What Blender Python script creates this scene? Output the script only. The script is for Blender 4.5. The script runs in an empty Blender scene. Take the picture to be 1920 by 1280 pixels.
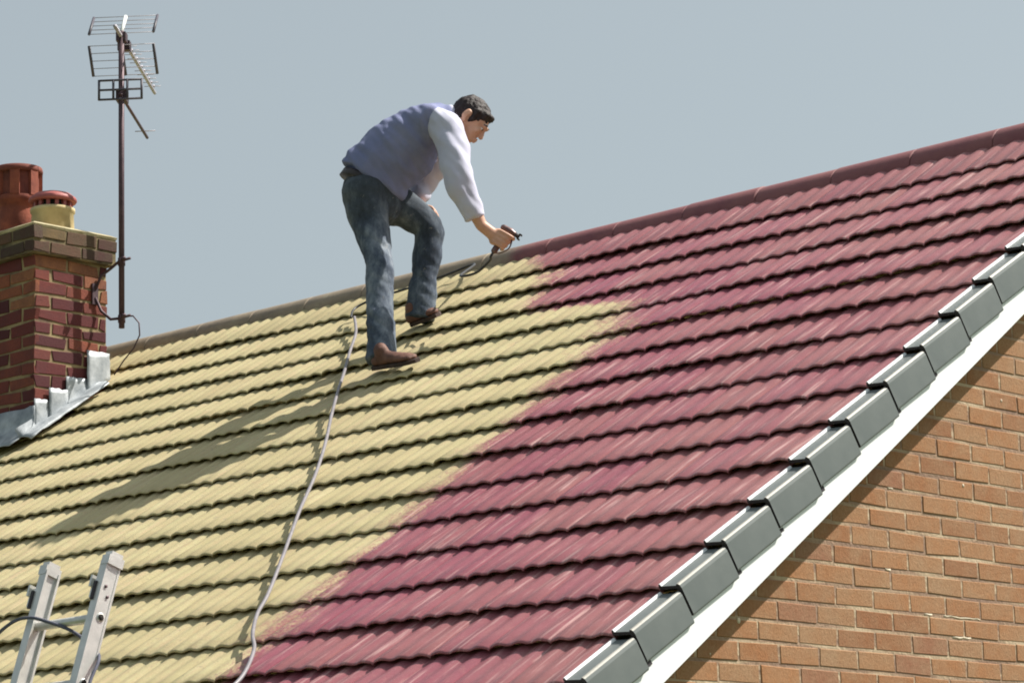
import bpy, bmesh, math, random
import numpy as np
from mathutils import Vector, Matrix, noise

random.seed(7)
rng = np.random.default_rng(11)
R = math.radians
scene = bpy.context.scene
COL = scene.collection

# ------------------------------------------------------------------ camera, sky, sun, exposure
ZR = 5.45                      # height of the ridge line above the ground
PITCH = 0.5945375931846427     # roof pitch
CT, ST = math.cos(PITCH), math.sin(PITCH)
GAUGE, S0 = 0.29142096, 0.13   # tile gauge and first course below the ridge

cd = bpy.data.cameras.new('camera'); cam = bpy.data.objects.new('camera', cd); COL.objects.link(cam)
def cam_rot(yaw, pitch, roll):
    cy, sy, cp, sp = math.cos(yaw), math.sin(yaw), math.cos(pitch), math.sin(pitch)
    f = Vector((-sy*cp, cy*cp, sp)); r = Vector((cy, sy, 0)); u = r.cross(f)
    c, s = math.cos(roll), math.sin(roll)
    return c*r+s*u, -s*r+c*u, f
r_, u_, f_ = cam_rot(0.7491094079249474, 0.2002195949410299, -0.028858834988384385)
m = Matrix(((r_.x, u_.x, -f_.x), (r_.y, u_.y, -f_.y), (r_.z, u_.z, -f_.z))).to_4x4()
m.translation = Vector((6.098008, -10.808113, -3.456881+ZR))
cam.matrix_world = m
cd.sensor_width = 36; cd.lens = 102.905; cd.clip_start = 0.1; cd.clip_end = 3000
scene.camera = cam

SUN = Vector((1.0, 1.45, 2.25)).normalized()
w = bpy.data.worlds.new('World'); scene.world = w; w.use_nodes = True
nt = w.node_tree
bg = nt.nodes['Background']
sky = nt.nodes.new('ShaderNodeTexSky'); sky.sky_type = 'NISHITA'; sky.sun_disc = False
sky.sun_elevation = math.asin(SUN.z); sky.sun_rotation = math.atan2(SUN.x, SUN.y)
sky.air_density = 1.0; sky.dust_density = 4.0; sky.ozone_density = 1.0; sky.altitude = 50
hsv = nt.nodes.new('ShaderNodeHueSaturation'); hsv.inputs['Saturation'].default_value = 0.42
nt.links.new(sky.outputs[0], hsv.inputs['Color']); tint = nt.nodes.new('ShaderNodeMix'); tint.data_type = 'RGBA'; tint.blend_type = 'MULTIPLY'; tint.inputs[0].default_value = 1
tint.inputs[7].default_value = (0.93, 1.01, 0.985, 1)
veil = nt.nodes.new('ShaderNodeMix'); veil.data_type = 'RGBA'; veil.inputs[0].default_value = 0.5
veil.inputs[7].default_value = (3.05, 3.50, 3.78, 1)          # thin even high haze
nt.links.new(hsv.outputs[0], tint.inputs[6]); nt.links.new(tint.outputs[2], veil.inputs[6]); nt.links.new(veil.outputs[2], bg.inputs[0])
bg.inputs[1].default_value = 0.090
sl = bpy.data.lights.new('sun', 'SUN'); sl.energy = 5.0; sl.angle = R(0.5); sl.color = (1, 0.95, 0.86)
so = bpy.data.objects.new('sun', sl); COL.objects.link(so)
so.rotation_euler = SUN.to_track_quat('Z', 'Y').to_euler(); so.location = (10, 10, 20)
scene.view_settings.view_transform = 'Standard'; scene.view_settings.look = 'None'
scene.view_settings.exposure = 0.68; scene.view_settings.gamma = 1
scene.render.engine = 'CYCLES'
scene.cycles.filter_width = 1.9

# ------------------------------------------------------------------ materials
class Mat:
    def __init__(s, name, rough=0.6, spec=0.5, metal=0.0):
        s.m = bpy.data.materials.new(name); s.m.use_nodes = True
        s.t = s.m.node_tree; s.b = s.t.nodes['Principled BSDF']
        s.b.inputs['Roughness'].default_value = rough
        s.b.inputs['Specular IOR Level'].default_value = spec
        s.b.inputs['Metallic'].default_value = metal
    def n(s, typ, **kw):
        x = s.t.nodes.new(typ)
        for k, v in kw.items(): setattr(x, k, v)
        return x
    def l(s, a, b): s.t.links.new(a, b)
    def coord(s, scale=(1, 1, 1), rot=(0, 0, 0)):
        c = s.n('ShaderNodeTexCoord'); mp = s.n('ShaderNodeMapping')
        mp.inputs['Scale'].default_value = scale; mp.inputs['Rotation'].default_value = rot
        s.l(c.outputs['Object'], mp.inputs[0]); return mp.outputs[0]
    def noise(s, sc, detail=4, rough=0.6, vec=None):
        x = s.n('ShaderNodeTexNoise'); x.inputs['Scale'].default_value = sc
        x.inputs['Detail'].default_value = detail; x.inputs['Roughness'].default_value = rough
        s.l(vec if vec else s.coord(), x.inputs['Vector']); return x.outputs[0]
    def ramp(s, fac, stops):
        x = s.n('ShaderNodeValToRGB'); e = x.color_ramp.elements
        while len(e) < len(stops): e.new(0.5)
        for q, (p, c) in zip(e, stops):
            q.position = p; q.color = (c[0], c[1], c[2], 1) if not isinstance(c, float) else (c, c, c, 1)
        s.l(fac, x.inputs[0]); return x.outputs[0]
    def mix(s, fac, a, b, typ='MIX'):
        x = s.n('ShaderNodeMix', data_type='RGBA', blend_type=typ)
        for val, sock in ((fac, x.inputs[0]), (a, x.inputs[6]), (b, x.inputs[7])):
            if hasattr(val, 'is_output'): s.l(val, sock)
            elif isinstance(val, (int, float)): sock.default_value = val
            else: sock.default_value = (*val, 1)
        return x.outputs[2]
    def attr(s, name):
        x = s.n('ShaderNodeAttribute'); x.attribute_name = name; return x.outputs['Fac']
    def math(s, op, a, b=0.0):
        x = s.n('ShaderNodeMath', operation=op)
        for v, q in ((a, x.inputs[0]), (b, x.inputs[1])):
            if hasattr(v, 'is_output'): s.l(v, q)
            else: q.default_value = v
        return x.outputs[0]
    def col(s, c):
        if hasattr(c, 'is_output'): s.l(c, s.b.inputs['Base Color'])
        else: s.b.inputs['Base Color'].default_value = (*c, 1)
        return s
    def rough(s, c): s.l(c, s.b.inputs['Roughness']); return s
    def bump(s, h, strength=0.3, dist=0.01):
        x = s.n('ShaderNodeBump'); x.inputs['Strength'].default_value = strength
        x.inputs['Distance'].default_value = dist
        s.l(h, x.inputs['Height']); s.l(x.outputs[0], s.b.inputs['Normal']); return s

def simple(name, c1, c2, sc=20, rough=0.6, bump=0.15, spec=0.4, metal=0.0):
    M = Mat(name, rough, spec, metal)
    M.col(M.ramp(M.noise(sc), [(0.3, c1), (0.7, c2)]))
    if bump: M.bump(M.noise(sc*6), bump, 0.004)
    return M.m

def make_tile_mat():
    M = Mat('roof_tile', 0.55, 0.4)
    vec = M.coord()
    streak = M.coord(scale=(9, 1.2, 1.2))
    d = M.attr('paint')                                  # metres past the edge of the sprayed area
    wob = M.math('MULTIPLY', M.math('SUBTRACT', M.noise(4, 6, 0.75, vec), 0.5), 0.62)
    sp = M.math('MULTIPLY', M.math('SUBTRACT', M.noise(85, 3, 0.7, vec), 0.5), 0.42)
    dd = M.math('ADD', M.math('ADD', d, wob), sp)
    mr = M.n('ShaderNodeMapRange', interpolation_type='SMOOTHSTEP')
    mr.inputs['From Min'].default_value = -0.11; mr.inputs['From Max'].default_value = 0.13
    M.l(dd, mr.inputs[0]); mask = mr.outputs[0]
    raw = M.ramp(M.noise(2.2, 6, 0.65, streak), [(0.25, (0.36, 0.29, 0.165)), (0.5, (0.445, 0.385, 0.21)), (0.78, (0.51, 0.46, 0.265))])
    raw = M.mix(M.ramp(M.noise(26, 4, 0.7, vec), [(0.45, 0.0), (0.75, 0.45)]), raw, (0.46, 0.29, 0.18))
    raw = M.mix(M.ramp(M.noise(90, 2, 0.5, vec), [(0.5, 0.0), (0.8, 0.35)]), raw, (0.62, 0.53, 0.33))
    fine = M.noise(1.0, 3, 0.6, M.coord(scale=(60, 3.2, 3.2)))
    raw = M.mix(M.ramp(fine, [(0.52, 0.0), (0.72, 0.6)]), raw, (0.47, 0.33, 0.22))
    tv = M.attr('tone')
    raw = M.mix(M.ramp(tv, [(0.2, 0.0), (1.0, 0.5)]), raw, (0.39, 0.32, 0.17))
    pnt = M.ramp(M.noise(2.6, 6, 0.7, streak), [(0.25, (0.225, 0.048, 0.082)), (0.55, (0.275, 0.076, 0.106)), (0.8, (0.315, 0.125, 0.130))])
    pnt = M.mix(M.ramp(tv, [(0.0, 0.0), (1.0, 0.4)]), pnt, (0.30, 0.140, 0.110))
    pnt = M.mix(M.ramp(M.noise(40, 3, 0.6, vec), [(0.55, 0.0), (0.8, 0.4)]), pnt, (0.42, 0.20, 0.19))
    dry = M.n('ShaderNodeMapRange'); M.l(d, dry.inputs[0]); dry.inputs['From Min'].default_value = 0.4; dry.inputs['From Max'].default_value = 2.6
    dryf = M.math('MULTIPLY', dry.outputs[0], M.ramp(M.noise(0.9, 4, 0.6, vec), [(0.3, 0.3), (0.65, 0.85)]))
    pnt = M.mix(dryf, pnt, (0.325, 0.150, 0.138))
    runs = M.ramp(M.noise(1.0, 5, 0.7, M.coord(scale=(5.5, 0.7, 0.7))), [(0.48, 0.0), (0.75, 0.55)])
    raw = M.mix(runs, raw, (0.34, 0.305, 0.155))
    lich = M.ramp(M.noise(38, 2, 0.5, vec), [(0.66, 0.0), (0.71, 0.6)])
    raw = M.mix(lich, raw, (0.30, 0.25, 0.17))
    pnt = M.mix(M.ramp(fine, [(0.56, 0.0), (0.72, 0.75)]), pnt, (0.56, 0.36, 0.34))  # pale streaks paint glossy highlights into the sprayed colour
    M.col(M.mix(mask, raw, pnt))
    rr = M.n('ShaderNodeMapRange'); M.l(mask, rr.inputs[0])
    rr.inputs['To Min'].default_value = 0.85; rr.inputs['To Max'].default_value = 0.34
    M.rough(M.math('ADD', rr.outputs[0], M.math('MULTIPLY', M.math('SUBTRACT', M.noise(14, 4, 0.6, vec), 0.5), 0.25)))
    M.bump(M.noise(160, 4, 0.7, vec), 0.35, 0.004)
    return M.m

def make_ridge_mat():
    M = Mat('ridge_tile', 0.7, 0.4)
    vec = M.coord()
    d = M.attr('paint')
    dd = M.math('ADD', d, M.math('MULTIPLY', M.math('SUBTRACT', M.noise(9, 4, 0.7, vec), 0.5), 0.3))
    mr = M.n('ShaderNodeMapRange', interpolation_type='SMOOTHSTEP')
    mr.inputs['From Min'].default_value = -0.1; mr.inputs['From Max'].default_value = 0.1
    M.l(dd, mr.inputs[0])
    raw = M.ramp(M.noise(7, 6, 0.7, vec), [(0.3, (0.19, 0.155, 0.12)), (0.55, (0.28, 0.22, 0.16)), (0.8, (0.36, 0.31, 0.22))])
    pnt = M.ramp(M.noise(6, 5, 0.7, vec), [(0.3, (0.19, 0.062, 0.075)), (0.7, (0.25, 0.10, 0.10))])
    M.col(M.mix(mr.outputs[0], raw, pnt))
    M.bump(M.noise(120, 4, 0.7, vec), 0.4, 0.004)
    return M.m

def brick_mat(name, cols, blotch, bl_amt, rough=0.85):
    M = Mat(name, rough, 0.25)
    vec = M.coord()
    c = M.ramp(M.attr('rnd'), cols)
    c = M.mix(M.ramp(M.noise(9, 5, 0.7, vec), [(0.35, 0.0), (0.75, bl_amt)]), c, blotch)
    c = M.mix(M.ramp(M.noise(120, 3, 0.7, vec), [(0.3, 0.35), (0.6, 0.0)]), c, (cols[0][1][0]*0.5, cols[0][1][1]*0.5, cols[0][1][2]*0.5))
    M.col(c); M.bump(M.noise(90, 5, 0.75, vec), 0.5, 0.006)
    return M.m

TILE = make_tile_mat(); RIDGE = make_ridge_mat()
BRICK = brick_mat('gable_brick', [(0.0, (0.275, 0.118, 0.055)), (0.25, (0.335, 0.150, 0.066)), (0.65, (0.37, 0.175, 0.080)), (0.88, (0.345, 0.185, 0.095)), (1.0, (0.27, 0.11, 0.065))], (0.36, 0.25, 0.155), 0.6)
MORTAR = Mat('gable_mortar', 0.95, 0.1)
_v = MORTAR.coord(scale=(1, 1.1, 13.3333))
MORTAR.col(MORTAR.ramp(MORTAR.noise(2.2, 3, 0.6, _v), [(0.34, (0.25, 0.165, 0.125)), (0.48, (0.33, 0.225, 0.16)), (0.58, (0.45, 0.345, 0.24)), (0.8, (0.57, 0.46, 0.34))])).bump(MORTAR.noise(60), 0.8, 0.006)
MORTAR = MORTAR.m
SMEAR = simple('mortar_smear', (0.55, 0.45, 0.33), (0.72, 0.62, 0.5), 30, 0.95)
CBRICK = brick_mat('chimney_brick', [(0.0, (0.07, 0.016, 0.021)), (0.35, (0.125, 0.028, 0.028)), (0.65, (0.19, 0.05, 0.038)), (0.85, (0.28, 0.085, 0.045)), (1.0, (0.36, 0.16, 0.075))], (0.085, 0.035, 0.038), 0.7)
CAPBRICK = brick_mat('chimney_head_brick', [(0.0, (0.055, 0.028, 0.028)), (0.55, (0.105, 0.045, 0.036)), (0.8, (0.19, 0.13, 0.06)), (1.0, (0.33, 0.11, 0.055))], (0.085, 0.07, 0.042), 0.95)
CMORTAR = simple('chimney_mortar', (0.12, 0.075, 0.05), (0.36, 0.28, 0.15), 7, 0.95, 0.6)
HMORTAR = simple('sooty_mortar', (0.07, 0.055, 0.035), (0.27, 0.21, 0.11), 9, 0.95, 0.6)
FLAUNCH = simple('flaunching', (0.27, 0.22, 0.12), (0.52, 0.46, 0.30), 11, 0.95, 0.5)
LEAD = simple('lead', (0.20, 0.225, 0.25), (0.48, 0.505, 0.53), 11, 0.5, 0.35, 0.5, 0.15)
UPVC = simple('white_upvc', (0.85, 0.86, 0.88), (0.88, 0.89, 0.91), 2, 0.35, 0.0, 0.5)
GREYP = simple('grey_plastic', (0.115, 0.132, 0.132), (0.155, 0.17, 0.168), 5, 0.5, 0.1, 0.4)
BEAD = simple('pale_bead', (0.30, 0.29, 0.25), (0.42, 0.40, 0.36), 8, 0.4, 0.1)
DARKP = simple('dark_parts_gap_shade', (0.035, 0.028, 0.034), (0.055, 0.045, 0.052), 10, 0.7, 0.1)  # small dark parts; on the verge caps a near-black colour for gap shade
TERRA = simple('terracotta', (0.14, 0.036, 0.026), (0.34, 0.095, 0.052), 8, 0.85, 0.5)
TERRAD = simple('dark_terracotta', (0.10, 0.03, 0.025), (0.22, 0.06, 0.04), 14, 0.85, 0.3)
BUFF = simple('buff_clay', (0.36, 0.27, 0.13), (0.60, 0.48, 0.26), 7, 0.8, 0.3)
MAROON = simple('maroon_clay', (0.30, 0.075, 0.07), (0.38, 0.11, 0.10), 10, 0.55, 0.2)
SOOT_BLACK = simple('soot_black', (0.012, 0.01, 0.01), (0.03, 0.025, 0.02), 10, 0.95, 0.1)
STEEL = simple('dark_steel', (0.055, 0.03, 0.04), (0.10, 0.06, 0.07), 18, 0.55, 0.2, 0.5, 0.4)
ROD = simple('aerial_rod', (0.30, 0.28, 0.32), (0.42, 0.40, 0.45), 20, 0.45, 0.0, 0.5, 0.2)
BARG = simple('grey_aerial_plastic', (0.05, 0.045, 0.06), (0.09, 0.08, 0.10), 20, 0.5, 0.0)
SPINE_LIT = simple('lit_spine_white', (0.72, 0.72, 0.70), (0.80, 0.80, 0.78), 12, 0.4, 0.0)
ALU = simple('aluminium', (0.56, 0.56, 0.54), (0.72, 0.71, 0.68), 16, 0.42, 0.15, 0.5, 0.55)
CORD = simple('blue_grey_cord', (0.07, 0.075, 0.11), (0.12, 0.12, 0.16), 60, 0.8, 0.3)
HOSE = simple('pale_hose', (0.17, 0.155, 0.17), (0.25, 0.23, 0.25), 20, 0.45, 0.05)
BLACKH = simple('black_hose', (0.02, 0.02, 0.024), (0.04, 0.04, 0.045), 20, 0.45, 0.05)
GUNM = simple('gun_metal', (0.10, 0.055, 0.055), (0.2, 0.12, 0.11), 40, 0.35, 0.1, 0.5, 0.6)
SKIN = simple('skin', (0.52, 0.28, 0.19), (0.62, 0.36, 0.25), 18, 0.5, 0.1)
HAIR = simple('dark_hair', (0.010, 0.006, 0.007), (0.032, 0.018, 0.018), 60, 0.6, 0.6)
BELT = simple('belt_leather', (0.018, 0.014, 0.014), (0.04, 0.03, 0.03), 30, 0.5, 0.2)
BOOT = simple('brown_boot', (0.09, 0.04, 0.03), (0.19, 0.09, 0.065), 22, 0.7, 0.4)
SOLE = simple('boot_sole', (0.03, 0.02, 0.02), (0.07, 0.04, 0.035), 22, 0.8, 0.3)
EYE = simple('eye_white', (0.7, 0.68, 0.65), (0.75, 0.73, 0.7), 22, 0.3, 0.0)

def make_denim():
    M = Mat('denim', 0.85, 0.2)
    v = M.coord()
    c = M.ramp(M.noise(4.5, 6, 0.72, M.coord(scale=(1.6, 1.6, 0.8))), [(0.32, (0.022, 0.028, 0.042)), (0.48, (0.062, 0.080, 0.115)), (0.60, (0.16, 0.19, 0.235)), (0.76, (0.38, 0.40, 0.43))])
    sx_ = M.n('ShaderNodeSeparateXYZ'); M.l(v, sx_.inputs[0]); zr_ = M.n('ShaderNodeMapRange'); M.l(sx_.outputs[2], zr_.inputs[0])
    zr_.inputs['From Min'].default_value = 0.45; zr_.inputs['From Max'].default_value = 0.78; zr_.inputs['To Max'].default_value = 0.6     # darker cloth above the thighs
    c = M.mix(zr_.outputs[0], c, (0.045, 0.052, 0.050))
    c = M.mix(M.ramp(M.noise(34, 3, 0.6, v), [(0.66, 0.0), (0.78, 0.5)]), c, (0.42, 0.40, 0.36))
    M.col(c); M.bump(M.noise(150, 3, 0.6, v), 0.4, 0.003); return M.m
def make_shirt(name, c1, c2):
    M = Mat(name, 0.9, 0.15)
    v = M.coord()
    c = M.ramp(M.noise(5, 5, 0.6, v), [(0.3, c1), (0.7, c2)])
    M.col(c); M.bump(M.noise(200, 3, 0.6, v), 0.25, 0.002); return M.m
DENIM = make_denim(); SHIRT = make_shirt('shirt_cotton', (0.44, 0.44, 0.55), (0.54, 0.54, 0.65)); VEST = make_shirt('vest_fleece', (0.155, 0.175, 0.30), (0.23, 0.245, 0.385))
GROUND = Mat('ground_grass', 0.95, 0.1)
GROUND.col(GROUND.ramp(GROUND.noise(3, 8, 0.7), [(0.3, (0.05, 0.07, 0.025)), (0.6, (0.09, 0.11, 0.04)), (0.8, (0.14, 0.13, 0.07))])).bump(GROUND.noise(60), 0.6, 0.02)
GROUND = GROUND.m

# ------------------------------------------------------------------ mesh helpers (coordinates: z measured from the ridge line)
ORG = {}
class MB:
    def __init__(s): s.v = []; s.f = []; s.mi = []; s.sm = []; s.at = {}
    def add(s, vs, fs, mat=0, smooth=False):
        b = len(s.v); s.v += [tuple(q) for q in vs]
        s.f += [tuple(b+i for i in q) for q in fs]; s.mi += [mat]*len(fs); s.sm += [smooth]*len(fs); return b
    def obox(s, c, ax, h, mat=0):
        c = Vector(c); a = [Vector(q)*k for q, k in zip(ax, h)]
        vs = [c+a[0]*i+a[1]*j+a[2]*k for i in (-1, 1) for j in (-1, 1) for k in (-1, 1)]
        s.add(vs, [(0, 1, 3, 2), (4, 6, 7, 5), (0, 4, 5, 1), (2, 3, 7, 6), (0, 2, 6, 4), (1, 5, 7, 3)], mat)
    def box(s, lo, hi, mat=0):
        s.obox([(a+b)/2 for a, b in zip(lo, hi)], ((1, 0, 0), (0, 1, 0), (0, 0, 1)), [(b-a)/2 for a, b in zip(lo, hi)], mat)
    def tube(s, pts, rad, n=10, mat=0, side=None, cap=True):
        """rad: numbers or (a, b) pairs; side: axis of the first radius"""
        P = [Vector(p) for p in pts]; N = len(P)
        if not hasattr(rad, '__len__'): rad = [rad]*N
        rad = [(q, q) if not hasattr(q, '__len__') else q for q in rad]
        prev = Vector(side).normalized() if side is not None else None
        rings = []
        for i in range(N):
            t = (P[min(i+1, N-1)]-P[max(i-1, 0)]).normalized()
            if prev is None: prev = t.orthogonal().normalized()
            base = Vector(side) if side is not None else prev
            a = (base-t*base.dot(t))
            a = a.normalized() if a.length > 1e-4 else t.orthogonal().normalized()
            prev = a; b = t.cross(a)
            rings.append([P[i]+a*rad[i][0]*math.cos(2*math.pi*k/n)+b*rad[i][1]*math.sin(2*math.pi*k/n) for k in range(n)])
        vs = [q for r in rings for q in r]
        fs = [(i*n+k, i*n+(k+1) % n, (i+1)*n+(k+1) % n, (i+1)*n+k) for i in range(N-1) for k in range(n)]
        if cap: fs += [tuple(range(n-1, -1, -1)), tuple(range((N-1)*n, N*n))]
        s.add(vs, fs, mat, True)
    def limb(s, pts, rad, n=16, side=None, sub=6, dome=(1, 1)):
        """a smooth rounded limb through the points (Catmull-Rom), closed with domed ends"""
        P = [Vector(p) for p in pts]; rr = [(q, q) if not hasattr(q, '__len__') else q for q in rad]
        Q, Rr = [], []
        for i in range(len(P)-1):
            p0, p1, p2, p3 = P[max(i-1, 0)], P[i], P[i+1], P[min(i+2, len(P)-1)]
            for k in range(sub):
                t = k/sub
                Q.append(0.5*((2*p1)+(p2-p0)*t+(2*p0-5*p1+4*p2-p3)*t*t+(3*p1-p0-3*p2+p3)*t**3))
                u = t*t*(3-2*t); Rr.append(tuple(a+(b-a)*u for a, b in zip(rr[i], rr[i+1])))
        Q.append(P[-1]); Rr.append(rr[-1])
        def capd(c, t, r, k):
            o = []
            for a in (20, 45, 68, 84):
                q = math.sin(R(a)); o.append((c+t*min(r)*q*k, tuple(x*math.cos(R(a)) for x in r)))
            return o
        t0 = (Q[0]-Q[1]).normalized(); t1 = (Q[-1]-Q[-2]).normalized()
        A = capd(Q[0], t0, Rr[0], dome[0])[::-1]; B = capd(Q[-1], t1, Rr[-1], dome[1])
        s.tube([a for a, _ in A]+Q+[b for b, _ in B], [a for _, a in A]+Rr+[b for _, b in B], n, 0, side)
    def ball(s, c, ax, r, n=16, mat=0):
        c = Vector(c); a = [Vector(q).normalized() for q in ax]; vs = []; fs = []
        for i in range(n+1):
            th = math.pi*i/n
            for k in range(2*n):
                ph = math.pi*k/n
                vs.append(c+a[0]*r[0]*math.sin(th)*math.cos(ph)+a[1]*r[1]*math.sin(th)*math.sin(ph)+a[2]*r[2]*math.cos(th))
        m2 = 2*n
        for i in range(n):
            for k in range(m2):
                fs.append((i*m2+k, (i+1)*m2+k, (i+1)*m2+(k+1) % m2, i*m2+(k+1) % m2))
        s.add(vs, fs, mat, True)
    def lathe(s, c, prof, n=28, mat=0):
        vs = [(c[0]+r*math.cos(2*math.pi*k/n), c[1]+r*math.sin(2*math.pi*k/n), c[2]+z) for r, z in prof for k in range(n)]
        fs = [(i*n+k, i*n+(k+1) % n, (i+1)*n+(k+1) % n, (i+1)*n+k) for i in range(len(prof)-1) for k in range(n)]
        s.add(vs, fs, mat, True)
    def prism(s, poly, vec, mat=0):
        n = len(poly); v = Vector(vec); P = [Vector(p) for p in poly]
        s.add(P+[p+v for p in P], [tuple(range(n))]+[tuple(range(2*n-1, n-1, -1))]+[(i, i+n, (i+1) % n+n, (i+1) % n) for i in range(n)], mat)
    def build(s, name, mats, parent=None, origin=None, fixn=True):
        """mats: one or several materials; the mesh is stored relative to its own origin"""
        if not isinstance(mats, (list, tuple)): mats = [mats]
        me = bpy.data.meshes.new(name)
        if origin is None: origin = ORG[parent] if parent is not None else Vector((0, 0, 0))
        origin = Vector(origin)
        me.from_pydata([(x-origin.x, y-origin.y, z-origin.z) for x, y, z in s.v], [], s.f)
        me.polygons.foreach_set('material_index', s.mi); me.polygons.foreach_set('use_smooth', s.sm)
        for k, a in s.at.items():
            q = me.attributes.new(k, 'FLOAT', 'POINT'); q.data.foreach_set('value', np.asarray(a, dtype=np.float32))
        for q in mats: me.materials.append(q)
        if fixn:
            b = bmesh.new(); b.from_mesh(me); bmesh.ops.recalc_face_normals(b, faces=b.faces); b.to_mesh(me); b.free()
        me.update()
        o = bpy.data.objects.new(name, me); COL.objects.link(o)
        ORG[o] = origin
        place(o, parent, origin); return o
def place(o, parent, origin):
    if parent is None: o.location = (origin.x, origin.y, origin.z+ZR)
    else: o.parent = parent; o.location = origin-ORG[parent]
def thing(name, label, cat, origin, group=None):
    o = bpy.data.objects.new(name, None); COL.objects.link(o); o.empty_display_size = 0.2
    ORG[o] = Vector(origin); place(o, None, ORG[o]); tag(o, label, cat, group); return o
def tag(o, label, cat, group=None, kind=None):
    o['label'] = label; o['category'] = cat
    if group: o['group'] = group
    if kind: o['kind'] = kind
def rp(x, s, h=0.0):
    """point of the front roof slope: x along the ridge, s down the slope, h above the slope"""
    return Vector((x, -s*CT-h*ST, -s*ST+h*CT))
DN = Vector((0, -CT, -ST)); NR = Vector((0, -ST, CT)); XA = Vector((1, 0, 0))

# ------------------------------------------------------------------ ground
gm = MB(); gm.add([(-900, -900, -ZR), (900, -900, -ZR), (900, 900, -ZR), (-900, 900, -ZR)], [(0, 1, 2, 3)])
g = gm.build('ground', GROUND); g['kind'] = 'structure'

# ------------------------------------------------------------------ house
XL = -11.2
NC = 17
SE = S0+NC*GAUGE
house = thing('house', 'orange brick gabled house with ribbed tile roof half sprayed maroon and half bare straw yellow', 'house', (-5.5, 0, -ZR))

PITCHX = 0.0925; TW = 3*PITCHX; LIP = 0.0240; AMP = 0.0074; GAP = 0.0155
PB_S = [-0.3, 0.057, 0.30, 0.60, 0.85, 1.10, 1.18, 1.37, 1.50, 1.70, 1.92, 2.33, 4.4, 6]
PB_X = [-3.85, -3.80, -3.55, -3.22, -3.25, -2.85, -2.35, -2.30, -2.14, -2.20, -2.12, -2.10, -2.03, -2.0]
def roll_profile(x):
    u = (x/PITCHX) % 1.0
    q = np.clip((u-0.12)/0.76, 0, 1)
    return AMP*np.sin(math.pi*q)
def tile_slope(nper, sgn, jitter):
    mb = MB()
    X1 = -0.078
    nroll = int((X1-XL)/PITCHX)
    xs = np.concatenate([X1-PITCHX*(i+np.linspace(0, 1, nper, endpoint=False)) for i in range(nroll)]+[[X1-PITCHX*nroll]])[::-1]
    prof = roll_profile(xs-X1)
    tu = ((X1-xs)/TW); tid = np.floor(tu+1e-6).astype(int); tf = tu-np.floor(tu+1e-6)
    groove = np.where(np.minimum(tf, 1-tf)*TW < 0.005, -0.009, 0.0) if jitter else 0*tf
    V, A, T = [], [], []
    rows = 0
    for k in range(1, NC+1):
        s_hi = (S0+(k-1)*GAUGE) if k > 1 else 0.0
        s_lo = S0+k*GAUGE
        off = (k % 2)*0
        nt_ = tid.max()+2
        js = rng.normal(0, 0.0017, nt_) if jitter else np.zeros(nt_)
        jh = rng.normal(0, 0.0010, nt_) if jitter else np.zeros(nt_)
        jc = rng.random(nt_)
        sag = 0.0045*np.sin(xs*1.9+k*0.7)+0.003*np.sin(xs*4.3+k*1.9)
        lip = LIP*(0.75 if k == 0 else 1)
        # rows down one course: under the tile above, two on the face, rounded nose, underside, back into the gap
        for (s, hh, pf, live) in ((s_hi-0.045, 0.0, 1, 0), (s_hi+0.02, lip*0.08, 1, 0.3), (s_hi+0.62*GAUGE, lip*0.64, 1, 0.8), (s_lo-0.010, lip*0.97, 1, 1),
                                  (s_lo-0.002, lip*0.86, 0.95, 1), (s_lo, lip*0.68, 0.9, 1), (s_lo-0.002, GAP, 0.85, 1), (s_lo-0.05, GAP*0.75, 0.85, 0)):
            if k == 1 and s < 0: s = -0.004
            sv = np.full_like(xs, s)+js[tid]*live
            hv = hh+prof*pf+(groove+jh[tid])*live-0.014+sag*live
            V.append(np.stack([xs, sgn*(-sv*CT-hv*ST), -sv*ST+hv*CT], 1))
            pb = np.interp(sv, PB_S, PB_X)
            A.append(xs-pb+((jc[tid]-0.5)*0.10)); T.append(jc[tid]); rows += 1
    n = len(xs)
    V = np.concatenate(V)
    mb.v = [tuple(q) for q in V]
    idx = np.arange(rows*n).reshape(rows, n)
    a, b, c, d = idx[:-1, :-1].ravel(), idx[1:, :-1].ravel(), idx[1:, 1:].ravel(), idx[:-1, 1:].ravel()
    mb.f = list(zip(a.tolist(), b.tolist(), c.tolist(), d.tolist()))
    mb.mi = [0]*len(mb.f)
    rowof = np.repeat(np.arange(rows-1), n-1)
    mb.sm = ((rowof % 8) < 5).tolist()
    keep = (rowof % 8) != 7
    mb.f = [q for q, z in zip(mb.f, keep) if z]; mb.mi = mb.mi[:len(mb.f)]; mb.sm = [q for q, z in zip(mb.sm, keep) if z]
    mb.at = {'paint': np.concatenate(A), 'tone': np.concatenate(T)}
    return mb
roof = tile_slope(12, 1, True).build('roof', TILE, house, fixn=False)
rb = tile_slope(5, -1, False)
for k in rb.at: pass
rb.at['paint'] = np.full(len(rb.v), -5.0)
rear = rb.build('rear_roof', TILE, house, fixn=False); rear.data.flip_normals()

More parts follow.
